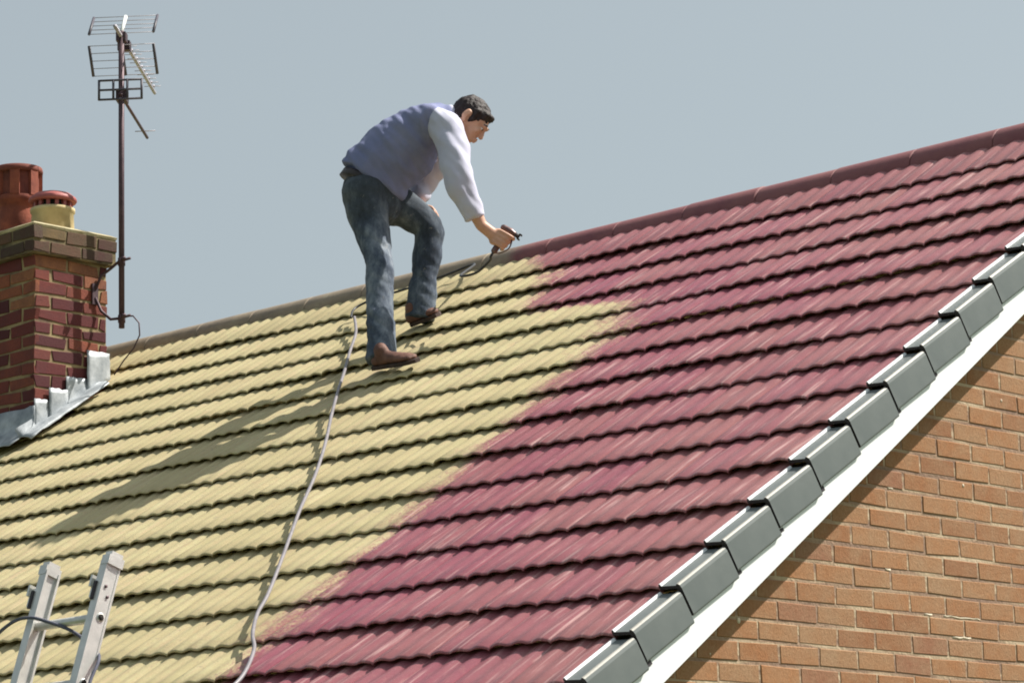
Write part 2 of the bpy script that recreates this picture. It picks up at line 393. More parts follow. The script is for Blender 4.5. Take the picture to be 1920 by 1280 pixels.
# ridge: half-round tiles bedded on mortar
mb = MB(); x = 0.0; pa = []
RT = 0.45
prof_n = 14
while x > XL:
    x0, x1 = x, max(x-RT+0.006, XL)
    dz = random.gauss(0, 0.0012); dy = random.gauss(0, 0.0012); t0 = random.gauss(0, 0.001)
    rings = []
    for (xx, grow) in ((x0, -0.0015), (x0-0.008, 0.0), (x0-0.15, 0.0), ((x0+x1)/2, 0.0), (x1+0.008, 0.0), (x1, -0.0015)):
        ring = []
        for k in range(prof_n+1):
            a = math.pi*(-0.02+1.04*k/prof_n)
            rad = 0.112+grow
            ring.append((xx, dy-rad*math.cos(a)*1.04, -0.088+dz+t0*(xx-x0)+rad*0.99*math.sin(a)))
        rings.append(ring)
    vs = [q for r in rings for q in r]; n = prof_n+1
    fs = [(i*n+k, i*n+k+1, (i+1)*n+k+1, (i+1)*n+k) for i in range(len(rings)-1) for k in range(n-1)]
    fs += [tuple(range(n-1, -1, -1)), tuple(range(5*n, 6*n))]
    mb.add(vs, fs, 0, True); pa += [q[0]+3.82 for q in vs]
    x -= RT
mb.at = {'paint': pa}
ridge = mb.build('ridge', RIDGE, house)
# bedding mortar under the ridge tiles
mb = MB()
for sg in (-1, 1):
    mb.add([(XL, sg*0.118, -0.119), (-0.02, sg*0.118, -0.119), (-0.02, sg*0.10, -0.066), (XL, sg*0.10, -0.066),
            (XL, sg*0.06, -0.119), (-0.02, sg*0.06, -0.119), (-0.02, sg*0.06, -0.066), (XL, sg*0.06, -0.066)],
           [(0, 1, 2, 3), (5, 4, 7, 6), (0, 3, 7, 4), (1, 5, 6, 2), (3, 2, 6, 7), (0, 4, 5, 1)])
mb.at = {'paint': [q[0]+3.6 for q in mb.v]}
mb.build('ridge_bedding', RIDGE, house)

# verge caps (dry verge units), one per course
def cap_mesh():
    mb = MB()
    up = -(GAUGE+0.0)
    # cross-section (x, height above slope)
    sec = [(-0.078, -0.012), (-0.078, 0.004), (-0.075, 0.009), (-0.069, 0.009), (-0.066, 0.001), (-0.006, -0.003), (-0.002, 0.003), (0.005, 0.002), (0.010, -0.003),
           (0.013, -0.014), (0.013, -0.112), (0.010, -0.118), (-0.008, -0.118), (-0.008, -0.014)]
    matof = [1, 1, 1, 1, 0, 1, 1, 1, 1, 0, 0, 0, 0, 0]
    matof = [1, 1, 1, 1, 0, 0, 2, 2, 0, 0, 0, 0, 0, 0]  # white lip and pale corner put edge highlights into the cap's colour
    L = GAUGE-0.011
    def P(x, h, t, ins=0.0):   # t: distance up the slope from the lower end
        tilt = LIP*(1-t/GAUGE)-0.014
        return Vector((x-ins, 0, 0))+DN*(-t)+NR*(h+tilt)
    n = len(sec)
    rings = [[P(x, h, t) for x, h in sec] for t in (0.0, L)]
    vs = [q for r in rings for q in r]
    b = mb.add(vs, [])
    for k in range(n):
        mb.f.append((b+k, b+(k+1) % n, b+n+(k+1) % n, b+n+k)); mb.mi.append(matof[k]); mb.sm.append(False)
    for ring in (range(n), range(2*n-1, n-1, -1)):
        mb.f.append(tuple(b+i for i in ring)); mb.mi.append(3); mb.sm.append(False)  # cap ends coloured near black, their shade painted in
    # recessed neck that slides under the next unit
    sec2 = [(-0.072, -0.03), (-0.072, -0.012), (-0.006, -0.012), (-0.003, -0.116), (-0.015, -0.116), (-0.015, -0.03)]
    rings = [[P(x, h, t) for x, h in sec2] for t in (L-0.002, GAUGE+0.03)]
    n2 = len(sec2); b = mb.add([q for r in rings for q in r], [])
    for k in range(n2):
        mb.f.append((b+k, b+(k+1) % n2, b+n2+(k+1) % n2, b+n2+k)); mb.mi.append(3); mb.sm.append(False)  # neck coloured near black to deepen the shade in the groove
    return mb
cap0 = None
for k in range(0, NC+1):
    loc = rp(0, S0+k*GAUGE)
    if cap0 is None:
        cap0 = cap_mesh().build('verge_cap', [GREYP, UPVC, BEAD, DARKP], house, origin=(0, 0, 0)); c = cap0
    else:
        c = cap0.copy(); COL.objects.link(c); c.parent = house; ORG[c] = Vector((0, 0, 0))
    c.location = loc-ORG[house]+Vector((random.gauss(0, 0.0015), 0, 0))
    c.rotation_euler = (random.gauss(0, 0.004), 0, random.gauss(0, 0.003))

# bargeboard, soffit
def slope_board(x0, x1, n0, n1, sa=-0.2, sb=SE+0.12):
    mb = MB(); A = rp(0, sa); B = rp(0, sb)
    vs = []
    for xx in (x0, x1):
        for nn in (n0, n1):
            for q in (A, B): vs.append(Vector((xx, 0, 0))+q+NR*nn)
    mb.add(vs, [(0, 1, 3, 2), (4, 6, 7, 5), (0, 4, 5, 1), (2, 3, 7, 6), (0, 2, 6, 4), (1, 5, 7, 3)]); return mb
slope_board(-0.025, -0.005, -0.211, -0.030).build('bargeboard', UPVC, house)
rbd = slope_board(-0.025, -0.005, -0.211, 0.03); rbd.v = [Vector((x_, -y_, z_-0.003)) for x_, y_, z_ in rbd.v]; rbd.build('bargeboard', UPVC, house)
slope_board(-0.22, -0.027, -0.201, -0.185).build('soffit', UPVC, house)
mb = MB(); mb.box((XL, -SE*CT-0.02, -SE*ST-0.16), (-0.03, -SE*CT+0.0, -SE*ST-0.015)); mb.build('fascia', UPVC, house)
mb = MB()
gx = [(0.055*math.cos(a), 0.055*math.sin(a)) for a in np.linspace(math.pi, 2*math.pi, 9)]
gy, gz = -SE*CT-0.085, -SE*ST-0.03
vs = [(xx, gy+a, gz+b) for xx in (XL, -0.03) for a, b in gx]
mb.add(vs, [(i, i+1, i+10, i+9) for i in range(8)], 0, True); gut = mb.build('gutter', UPVC, house, fixn=False)
sm_ = gut.modifiers.new('thick', 'SOLIDIFY'); sm_.thickness = 0.003

# bricks ------------------------------------------------------------
def bricks(mb, O, U, V, N, u0, u1, v0, v1, test, rough=0.0015, mat=0, mmat=1, uoff=0.0, rnd=None, depth=0.03, L=0.225, H=0.075, J=0.010):
    """stretcher bond on the plane O + u U + v V, each brick proud of the mortar by about 5 mm along N"""
    O, U, V, N = Vector(O), Vector(U), Vector(V), Vector(N)
    for r in range(int(round((v1-v0)/H))):
        vb = v0+r*H; u = u0-uoff-(0.5*L if r % 2 else 0)
        while u < u1:
            a, b = max(u+J/2, u0+0.0), min(u+L-J/2, u1-0.0)
            u += L
            if b-a < 0.02 or not test((a+b)/2, vb+H/2): continue
            c, d = vb+J*0.62, vb+H-J*0.62
            out = max(-0.0004, random.gauss(0.0002, 0.0008))
            js = [random.gauss(0, rough) for _ in range(8)]
            ch = 0.0025
            q = []
            for (ins, dep) in ((ch, out), (0.0, out-ch), (0.0, -depth)):
                q += [O+U*(a+ins+js[0])+V*(c+ins+js[1])+N*dep, O+U*(b-ins+js[2])+V*(c+ins+js[3])+N*dep,
                      O+U*(b-ins+js[4])+V*(d-ins+js[5])+N*dep, O+U*(a+ins+js[6])+V*(d-ins+js[7])+N*dep]
            fs = [(0, 1, 2, 3)]+[(o+i, o+4+i, o+4+(i+1) % 4, o+(i+1) % 4) for o in (0, 4) for i in range(4)]
            mb.add(q, fs, mat)
            val = random.random() if rnd is None else rnd()
            mb.at.setdefault('rnd', []).extend([val]*12)

XW = -0.13
z0 = -2.1940399932; y0 = -2.6911546
mb = MB()
eave_y = SE*CT-0.30
nrow = 46
vb0 = z0-30*0.075
def under(y, z): return (-z*CT-abs(y)*ST) > 0.19 and abs(y) < eave_y
phase = (y0+eave_y) % 0.225
bricks(mb, (XW, 0, 0), (0, 1, 0), (0, 0, 1), (1, 0, 0), -eave_y, eave_y, vb0, vb0+58*0.075, under, uoff=0.225-phase-(0.1125 if False else 0))
# mortar backing
MJ = 0.0018
P = [(XW-MJ, -eave_y, -ZR), (XW-MJ, eave_y, -ZR), (XW-MJ, eave_y, -(eave_y*ST+0.19)/CT), (XW-MJ, 0, -0.19/CT), (XW-MJ, -eave_y, -(eave_y*ST+0.19)/CT)]
mb.add(P, [(0, 1, 2, 3, 4)], 1); mb.at['rnd'] += [0.5]*5
# rough smears of pale mortar along some bed joints and a few flecks
for i in range(26):
    y = random.uniform(-eave_y, 0.3); rrow = random.randint(-14, 18); z = z0-rrow*0.075
    if not under(y, z+0.1): continue
    ln_ = random.choice([0.05, 0.1, 0.2, 0.32])*random.uniform(0.6, 1.2)
    nseg = max(3, int(ln_/0.02)); pts = [(XW-0.003+random.uniform(-0.001, 0.001), y+ln_*j/nseg, z+random.gauss(0.003, 0.002)) for j in range(nseg+1)]
    rad = [(random.uniform(0.003, 0.0065), 0.0035) for _ in pts]
    nb = len(mb.v); mb.tube(pts, rad, 6, 2, side=(0, 0, 1)); mb.at['rnd'] += [0.5]*(len(mb.v)-nb)
for i in range(12):
    y = random.uniform(-3.2, -0.6); z = random.uniform(-3.0, -0.8)
    if not under(y, z+0.15): continue
    nb = len(mb.v); rr = random.uniform(0.004, 0.010)
    mb.ball((XW, y, z), ((1, 0, 0), (0, 1, 0), (0, 0, 1)), (0.004, rr, rr*random.uniform(0.7, 1.4)), 5, 2); mb.at['rnd'] += [0.5]*(len(mb.v)-nb)
gable = mb.build('gable_wall', [BRICK, MORTAR, SMEAR], house)
# front, back and far walls
mb = MB()
bricks(mb, (0, -eave_y, 0), (1, 0, 0), (0, 0, 1), (0, -1, 0), XL+0.15, XW-0.002, vb0, vb0+60*0.075, lambda u, v: v < -SE*ST-0.19)
mb.box((XL+0.15, -eave_y+0.006, -ZR), (XW-0.012, -eave_y+0.1, -SE*ST-0.02), 1)
mb.at['rnd'] += [0.5]*(len(mb.v)-len(mb.at['rnd']))
mb.build('front_wall', [BRICK, MORTAR], house)
mb = MB(); mb.box((XL+0.15, eave_y-0.1, -ZR), (XW-0.012, eave_y-0.006, -SE*ST-0.02)); mb.at = {'rnd': [0.5]*len(mb.v)}
mb.build('rear_wall', BRICK, house)
mb = MB(); mb.prism([(XL+0.16, -eave_y+0.1, -ZR), (XL+0.16, eave_y-0.1, -ZR), (XL+0.16, eave_y-0.1, -(eave_y*ST+0.19)/CT), (XL+0.16, 0, -0.19/CT), (XL+0.16, -eave_y+0.1, -(eave_y*ST+0.19)/CT)], (0.1, 0, 0))
mb.at = {'rnd': [0.4]*len(mb.v)}; mb.build('far_gable_wall', BRICK, house)

# ------------------------------------------------------------------ chimney (part of the house)
CX0, CX1, CY0, CY1 = -7.45, -6.55, -1.06, -0.555
CT_TOP = 0.315; CAPH = 0.15
mb = MB()
ct = 0.0
zb = CT_TOP-18*0.075
bricks(mb, (CX0, CY0, 0), (1, 0, 0), (0, 0, 1), (0, -1, 0), 0, CX1-CX0, zb, CT_TOP, lambda u, v: True, rough=0.005, H=0.075, J=0.013)
bricks(mb, (CX1, CY0, 0), (0, 1, 0), (0, 0, 1), (1, 0, 0), 0.002, CY1-CY0, zb, CT_TOP, lambda u, v: True, rough=0.005, uoff=0.1125, J=0.013)
mb.box((CX0, CY0+0.005, zb), (CX1-0.005, CY1, CT_TOP-0.001), 1)
mb.at['rnd'] += [0.5]*(len(mb.v)-len(mb.at['rnd']))
chim = mb.build('chimney', [CBRICK, CMORTAR], house)
e = 0.042
mb = MB()
bricks(mb, (CX0-e, CY0-e, 0), (1, 0, 0), (0, 0, 1), (0, -1, 0), 0, CX1-CX0+2*e, CT_TOP, CT_TOP+CAPH, lambda u, v: True, rough=0.004, J=0.013, depth=0.06)
bricks(mb, (CX1+e, CY0-e, 0), (0, 1, 0), (0, 0, 1), (1, 0, 0), 0.002, CY1-CY0+2*e, CT_TOP, CT_TOP+CAPH, lambda u, v: True, rough=0.004, uoff=0.1125, J=0.013, depth=0.06)
mb.box((CX0-e, CY0-e+0.006, CT_TOP+0.001), (CX1+e-0.006, CY1+e-0.004, CT_TOP+CAPH-0.004), 1)
mb.at['rnd'] += [0.5]*(len(mb.v)-len(mb.at['rnd']))
mb.build('chimney_head', [CAPBRICK, HMORTAR], chim)
mb = MB()
zt = CT_TOP+CAPH
a = [(CX0-e, CY0-e), (CX1+e, CY0-e), (CX1+e, CY1+e), (CX0-e, CY1+e)]
ins = lambda k, z: [(CX0-e+k, CY0-e+k, z), (CX1+e-k, CY0-e+k, z), (CX1+e-k, CY1+e-k, z), (CX0-e+k, CY1+e-k, z)]
r0, r1, r2, r3 = ins(0.004, zt-0.003), ins(-0.002, zt+0.012), ins(0.03, zt+0.028), ins(0.16, zt+0.05)
mb.add(r0+r1+r2+r3, [(o+i, o+(i+1) % 4, o+4+(i+1) % 4, o+4+i) for o in (0, 4, 8) for i in range(4)]+[(12, 13, 14, 15), (3, 2, 1, 0)])
mb.build('flaunching', FLAUNCH, chim)
# pots
pz = zt+0.02
mb = MB()
c = (-7.03, -0.81, pz+0.035)
mb.lathe(c, [(0.105, -0.04), (0.118, 0.03), (0.118, 0.13), (0.112, 0.16), (0.112, 0.19), (0.132, 0.205), (0.137, 0.225), (0.132, 0.24)], 32, 0)
mb.lathe(c, [(0.118, 0.24), (0.118, 0.385)], 32, 2)
for k in range(7):
    a_ = 2*math.pi*(k+0.1)/7; d_ = Vector((math.cos(a_), math.sin(a_), 0)); t_ = Vector((-d_.y, d_.x, 0))
    mb.obox(Vector(c)+d_*0.124+Vector((0, 0, 0.31)), (d_, t_, (0, 0, 1)), (0.012, 0.027, 0.072), 0)
mb.lathe(c, [(0.118, 0.378), (0.138, 0.38), (0.141, 0.395), (0.136, 0.415), (0.118, 0.420), (0.105, 0.41), (0.10, 0.30)], 32, 2)
mb.build('chimney_pot', [TERRA, SOOT_BLACK, TERRAD], chim)
mb = MB()
c = (-6.70, -0.82, pz)
mb.lathe(c, [(0.115, 0), (0.122, 0.02), (0.118, 0.12), (0.126, 0.125), (0.126, 0.145), (0.112, 0.15), (0.10, 0.145)], 32, 0)
pot2 = mb.build('chimney_pot', [BUFF], chim); 
mb = MB()
mb.lathe(c, [(0.095, 0.13), (0.095, 0.185)], 28, 1)
for k in range(14):
    a_ = 2*math.pi*k/14; d_ = Vector((math.cos(a_), math.sin(a_), 0)); t_ = Vector((-d_.y, d_.x, 0))
    mb.obox(Vector(c)+d_*0.10+Vector((0, 0, 0.165)), (d_, t_, (0, 0, 1)), (0.012, 0.010, 0.024), 0)
mb.lathe(c, [(0.095, 0.184), (0.130, 0.182), (0.137, 0.192), (0.132, 0.208), (0.10, 0.232), (0.05, 0.246), (0.001, 0.25)], 32, 0)
mb.build('pot_cover', [MAROON, SOOT_BLACK], chim)
# stepped flashing, cover strip and front apron
XF = CX1+0.006
mb = MB()
steps = [(-1.064, -0.506), (-0.973, -0.502), (-0.973, -0.436), (-0.851, -0.430), (-0.835, -0.358), (-0.705, -0.350), (-0.690, -0.205), (-0.545, -0.185), (-0.553, -0.355)]
poly = [(XF, -1.068, -0.690)]+[(XF, y, z) for y, z in steps]
# subdivide each step as its own crumpled leaf
for (ya, yb, zt_) in ((-1.068, -0.965, -0.503), (-0.972, -0.842, -0.433), (-0.85, -0.70, -0.354), (-0.708, -0.548, -0.19)):
    n = 6; vs = []; fs = []
    for i in range(n+1):
        y = ya+(yb-ya)*i/n; zl = y*ST/CT+0.03
        for j in range(n+1):
            z = zl+(zt_+random.gauss(0, 0.0018)-zl)*j/n
            vs.append((XF+0.004+random.gauss(0, 0.0018)+0.006*(1-j/n)+(0.006 if ya > -1.0 and ya != -0.85 else 0.0), y, z))
    fs = [(i*(n+1)+j, (i+1)*(n+1)+j, (i+1)*(n+1)+j+1, i*(n+1)+j+1) for i in range(n) for j in range(n)]
    mb.add(vs, fs, 0, True)
# strip lying on the tiles along the side
sA, sB = 1.06/CT+0.10, 0.60/CT
n = 14; vs = []
for i in range(n+1):
    s = sA+(sB-sA)*i/n
    for (dx, h) in ((0.004, 0.10), (0.012, 0.052), (0.05, 0.047), (0.085, 0.044), (0.10, 0.030)):
        vs.append(Vector((CX1+dx+0.004, 0, 0))+Vector(rp(0, s, h+random.gauss(0, 0.0025))))
mb.add(vs, [(i*5+j, i*5+j+1, (i+1)*5+j+1, (i+1)*5+j) for i in range(n) for j in range(4)], 0, True)
# apron across the front
n = 24; vs = []
for i in range(n+1):
    xx = CX0-0.1+(CX1+0.02-CX0+0.1)*i/n
    for (y, z) in ((CY0-0.010, -0.545), (CY0-0.014, -0.62), (CY0-0.03, -0.665)):
        vs.append((xx, y+random.gauss(0, 0.003), z+random.gauss(0, 0.004)))
    for ss in (0.10, 0.19):
        q = rp(0, 1.06/CT+ss, 0.05+random.gauss(0, 0.003)); vs.append((xx, q.y, q.z))
mb.add(vs, [(i*5+j, (i+1)*5+j, (i+1)*5+j+1, i*5+j+1) for i in range(n) for j in range(4)], 0, True)
fl = mb.build('flashing', LEAD, chim)
mo = fl.modifiers.new('thick', 'SOLIDIFY'); mo.thickness = 0.003

# ------------------------------------------------------------------ aerial mast with two aerials
MX, MY = -6.41, -0.56
aer = thing('tv_aerial', 'tall dark aerial mast with two antennas bracketed to the side of the brick chimney', 'aerial', (MX, MY, -0.07))
mb = MB(); mb.tube([(MX, MY, -0.065), (MX, MY, 0.8), (MX+0.002, MY, 1.665)], 0.0165, 12); mb.build('mast', STEEL, aer)
BD = Vector((-0.646, 0.763, 0)); WD = Vector((0.763, 0.646, 0)); ZA = Vector((0, 0, 1)); M0 = Vector((MX, MY, 0))
def ma(b, wv, z): return M0+BD*b+WD*wv+ZA*z
mb = MB(); mb.tube([ma(-0.2, 0, 1.635), ma(0.5, 0, 1.632), ma(1.12, 0, 1.625)], 0.0105, 8); mb.build('boom', ROD, aer)
mb = MB(); mb.obox(ma(0.02, 0.0, 1.633), (BD, WD, ZA), (0.035, 0.028, 0.026)); mb.obox(ma(0.10, 0, 1.606), (BD, WD, ZA), (0.03, 0.035, 0.028)); mb.build('mast_clamp', STEEL, aer)
def panel(z_in, z_out, b_in, b_out):
    mb = MB()
    for sg in (-1, 1):
        mb.tube([ma(b_in, sg*0.185, z_in), ma(b_out, sg*0.185, z_out)], 0.0085, 6, 0)
    mb.tube([ma(b_in, 0.0, z_in), ma(b_out, 0.0, z_out)], 0.011, 6, 2)
    for i in range(5):
        t = i/4; mb.tube([ma(b_in+(b_out-b_in)*t, -0.19, z_in+(z_out-z_in)*t), ma(b_in+(b_out-b_in)*t, 0.19, z_in+(z_out-z_in)*t)], 0.0021, 6, 1)
    return mb
panel(1.655, 1.80, 0.0, 0.145).build('reflector_grid', [BARG, ROD, SPINE_LIT], aer)  # upper spine coloured white as sunlit; the lower one stays dark
panel(1.585, 1.445, 0.0, 0.13).build('reflector_grid', [BARG, ROD, BARG], aer)
d0 = None
for i in range(11):
    b = 0.22+i*0.082
    if d0 is None:
        mb = MB(); mb.tube([ma(0, -0.05, 0), ma(0, 0.05, 0)], 0.0022, 6); mb.tube([ma(0, -0.012, 0), ma(0, 0.012, 0)], 0.009, 6)
        d0 = mb.build('director', ROD, aer, origin=M0); d = d0
    else:
        d = d0.copy(); COL.objects.link(d); d.parent = aer
    d.location = ma(b, 0, 1.645)-ORG[aer]
# the small lower aerial: a framed panel and a short boom
mb = MB()
zc = 1.312
for z in (zc-0.056, zc, zc+0.056): mb.tube([ma(-0.03, -0.122, z), ma(-0.03, 0.122, z)], 0.0065, 6)
for wv in (-0.122, -0.04, 0.04, 0.122): mb.tube([ma(-0.03, wv, zc-0.060), ma(-0.03, wv, zc+0.060)], 0.0070, 6)
mb.build('frame_panel', BARG, aer)
mb = MB(); mb.tube([ma(-0.04, 0, 1.285), ma(0.85, 0, 1.27)], 0.009, 8); mb.obox(ma(0.03, 0, 1.29), (BD, WD, ZA), (0.04, 0.03, 0.035)); mb.build('lower_boom', STEEL, aer)
mb = MB(); mb.tube([ma(0.72, -0.05, 1.275), ma(0.72, 0.07, 1.275)], 0.003, 6); mb.build('director', ROD, aer)
# brackets to the chimney
def bracket(zm, zw, ym):
    mb = MB()
    mb.tube([(MX+0.065, MY+0.01, zm+0.012), (MX, MY-0.018, zm), (MX-0.07, MY-0.022, zm-0.03*(1 if zm > 0.2 else -0.2)), (MX-0.12, MY-0.05, zm+(zw-zm)*0.45), (CX1+0.012, MY-0.085, zw)], 0.0085, 8)
    mb.tube([(MX, MY, zm-0.022), (MX, MY, zm+0.022)], 0.021, 10)
    mb.tube([(MX+0.03, MY-0.03, zm+0.01), (MX+0.05, MY-0.012, zm+0.012)], 0.011, 8)
    return mb
bracket(0.315, 0.165, 0).build('bracket', STEEL, aer); bracket(-0.012, 0.12, 0).build('bracket', STEEL, aer)
mb = MB(); mb.obox((CX1+0.008, MY-0.085, 0.14), (XA, (0, 1, 0), ZA), (0.006, 0.02, 0.06)); mb.build('wall_plate', STEEL, aer)
mb = MB(); mb.tube([(MX+0.015, MY, 0.0), (MX+0.075, MY+0.02, -0.005), (MX+0.115, MY+0.03, -0.05), (MX+0.12, MY+0.03, -0.12), (MX+0.08, MY+0.02, -0.19), (MX+0.02, MY, -0.25), (MX-0.03, MY-0.03, -0.33)], 0.0045, 6)
mb.build('cable', STEEL, aer)

# ------------------------------------------------------------------ ladder against the eaves
lad = thing('ladder', 'aluminium ladder leaning on the eaves, its top in front of bare yellow tiles', 'ladder', (-2.4, -5.26, -ZR))
LU = Vector((0, 0.325, 1.0)).normalized(); LB = Vector((0, 1.0, -0.325)).normalized()
LTOP = 3.4/LU.z*1.0
def lp(x, t, b=0.0): return Vector((x, -4.09, -2.09))-LU*t+LB*b     # t down from the top, b towards the house
LX = (-2.52, -2.155)
TT = (ZR-2.055)/LU.z-0.01
for xx in LX:
    mb = MB()
    c0 = (lp(xx, 0.0)+lp(xx, TT))/2
    mb.obox(c0, (XA, LB, LU), (0.012, 0.029, TT/2))
    for sg in (-1, 1): mb.obox(c0+LB*0.0285*sg+XA*(-0.006 if xx > -2.4 else 0.006), (XA, LB, LU), (0.020, 0.0045, TT/2-0.001))
    rail = mb.build('rail', ALU, lad)
    mb = MB(); mb.obox(lp(xx, 0.0), (XA, LB, LU), (0.0215, 0.0350, 0.018)); mb.obox(lp(xx, -0.026), (XA, LB, LU), (0.019, 0.026, 0.007)); mb.build('end_cap', ALU, rail)
    mb = MB(); sx = -1
    mb.obox(lp(xx-0.042, 0.10, -0.01), (XA, LB, LU), (0.026, 0.006, 0.035)); mb.obox(lp(xx-0.062, 0.075, 0.0), (XA, LB, LU), (0.005, 0.03, 0.022))
    mb.obox(lp(xx-0.02, 0.12, -0.036), (XA, LB, LU), (0.007, 0.004, 0.035), 1)
    mb.build('guide_bracket', [ALU, DARKP], rail)
    mb = MB()
    if xx > -2.4:
        pass
        for t in (0.10, 0.135):
            mb = MB(); mb.tube([lp(xx+0.012, t, -0.012+(t-0.1)*0.5), lp(xx+0.0165, t, -0.012+(t-0.1)*0.5)], 0.006, 8)
            mb.build('rivet', STEEL, rail)
r0 = None
nr_ = int(TT/0.25)
for i in range(nr_):
    if r0 is None:
        mb = MB(); o = lp(0, 0)
        mb.tube([lp(LX[0]-0.016, 0), lp(LX[1]+0.0155, 0)], 0.0165, 12, 0)
        mb.tube([lp(LX[1]+0.0150, 0), lp(LX[1]+0.0162, 0)], 0.0125, 12, 1)  # near-black disc on the rung end
        r0 = mb.build('rung', [ALU, SOOT_BLACK], lad, origin=o); r = r0
    else:
        r = r0.copy(); COL.objects.link(r); r.parent = lad
    r.location = lp(0, 0.215+0.25*i)-ORG[lad]
# cord hanging on the ladder
mb = MB()
cp = [lp(-2.80, 0.36, -0.02), lp(-2.72, 0.29, -0.05), lp(-2.60, 0.215, -0.055), lp(-2.50, 0.20, -0.05), lp(-2.40, 0.22, -0.03), lp(-2.30, 0.25, 0.01), lp(-2.22, 0.30, 0.05), lp(-2.13, 0.36, 0.03), lp(-2.105, 0.46, 0.0), lp(-2.08, 0.56, -0.01), lp(-2.08, 0.75, -0.02), lp(-2.10, 1.1, 0.0)]
def smooth(pts, sub=6):
    P = [Vector(p) for p in pts]; o = []
    for i in range(len(P)-1):
        p0, p1, p2, p3 = P[max(i-1, 0)], P[i], P[i+1], P[min(i+2, len(P)-1)]
        for k in range(sub):
            t = k/sub; o.append(0.5*((2*p1)+(p2-p0)*t+(2*p0-5*p1+4*p2-p3)*t*t+(3*p1-p0-3*p2+p3)*t**3))
    return o+[P[-1]]
mb.tube(smooth(cp), 0.0065, 8); co = mb.build('cord', CORD, None, origin=cp[4]); tag(co, 'thin blue grey cord draped over the ladder rung and hanging past the rail', 'cord')

# ------------------------------------------------------------------ worker
PO = Vector((-3.78, -0.87, -0.59)); PH = R(38)
FW = Vector((math.cos(PH), math.sin(PH), 0)); RT_ = Vector((math.sin(PH), -math.cos(PH), 0))
def w(f, d, z): return PO+FW*f+RT_*d+Vector((0, 0, z))
def remesh(mb, name, mats, parent, voxel, smooth_it=6, disp=None):
    o = mb.build(name+'_raw', mats, None, origin=PO); o.location = (0, 0, 0)
    md = o.modifiers.new('r', 'REMESH'); md.mode = 'VOXEL'; md.voxel_size = voxel; md.use_smooth_shade = True
    ms = o.modifiers.new('s', 'SMOOTH'); ms.iterations = smooth_it; ms.factor = 0.5
    dg = bpy.context.evaluated_depsgraph_get(); dg.update()
    me = bpy.data.meshes.new_from_object(o.evaluated_get(dg))
    old = o.data; bpy.data.objects.remove(o); bpy.data.meshes.remove(old)
    me.name = name
    if disp:
        nv = [v.normal.copy() for v in me.vertices]
        for v, n in zip(me.vertices, nv): v.co += n*disp(v.co)
    me.materials.clear()
    for q in (mats if isinstance(mats, (list, tuple)) else [mats]): me.materials.append(q)
    me.polygons.foreach_set('use_smooth', [True]*len(me.polygons)); me.update()
    ob = bpy.data.objects.new(name, me); COL.objects.link(ob); ORG[ob] = PO
    place(ob, parent, PO); return ob

# joints
HC = w(0.288, -0.04, 1.100)                       # head centre
hp = R(18); HU = (Vector((0, 0, 1))*math.cos(hp)+FW*math.sin(hp)*0.35).normalized()
HFd = (FW*math.cos(R(45))-Vector((0, 0, 1))*math.sin(R(45))).normalized()
HS = HFd.cross(HU).normalized(); HU = HS.cross(HFd).normalized()
if HU.z < 0: HU = -HU
def h(f, s, u): return HC+HFd*f+HS*s+HU*u
body = MB()
# torso, neck, head
body.limb([w(-0.22, -0.04, 0.78), w(-0.16, -0.04, 0.89), w(-0.04, -0.04, 1.01), w(0.08, -0.04, 1.075), w(0.16, -0.04, 1.10)],
          [(0.14, 0.10), (0.15, 0.12), (0.165, 0.12), (0.16, 0.10), (0.10, 0.07)], 20, side=RT_)
body.limb([w(0.15, -0.04, 1.105), w(0.21, -0.04, 1.115), h(-0.03, 0, -0.05)], [0.062, 0.056, 0.055], 16)
body.ball(h(-0.012, 0, 0.022), (HFd, HS, HU), (0.096, 0.076, 0.090), 14)
body.limb([h(0.035, 0, 0.03), h(0.042, 0, -0.03), h(0.050, 0, -0.085)], [(0.064, 0.045), (0.056, 0.042), (0.030, 0.026)], 16, side=HS)
body.limb([h(-0.01, 0, -0.035), h(0.035, 0, -0.083)], [(0.052, 0.045), (0.036, 0.026)], 14, side=HS)
body.limb([h(0.082, 0, 0.012), h(0.096, 0, -0.016), h(0.099, 0, -0.028)], [0.008, 0.010, 0.012], 10)
body.limb([h(0.082, -0.035, 0.024), h(0.089, 0, 0.022), h(0.082, 0.035, 0.024)], [0.010, 0.011, 0.010], 10)
body.limb([h(0.082, -0.018, -0.055), h(0.090, 0, -0.055), h(0.082, 0.018, -0.055)], [0.006, 0.008, 0.006], 8)
body.limb([h(0.080, -0.016, -0.066), h(0.087, 0, -0.067), h(0.080, 0.016, -0.066)], [0.006, 0.008, 0.006], 8)
for sg in (-1, 1):
    body.limb([h(-0.012, sg*0.080, 0.022), h(-0.018, sg*0.084, -0.005), h(-0.005, sg*0.079, -0.030)], [(0.012, 0.018), (0.011, 0.017), (0.008, 0.010)], 10, side=HS)
    body.limb([h(0.068, sg*0.034, -0.006), h(0.068, sg*0.044, -0.018)], [0.016, 0.014], 10)
# arms
RS, RE, RWr = w(0.195, 0.14, 1.01), w(0.262, 0.262, 0.714), w(0.355, 0.24, 0.497)
body.limb([w(0.14, 0.08, 1.06), RS, (RS+RE)/2, RE, (RE*0.6+RWr*0.4), RWr], [0.06, 0.055, 0.048, 0.042, 0.042, 0.029], 16)
LS, LE, LW = w(0.13, -0.24, 1.05), w(0.02, -0.31, 0.84), w(-0.01, -0.235, 0.745)
body.limb([w(0.12, -0.16, 1.07), LS, (LS+LE)/2, LE, LW], [0.06, 0.055, 0.048, 0.042, 0.030], 16)
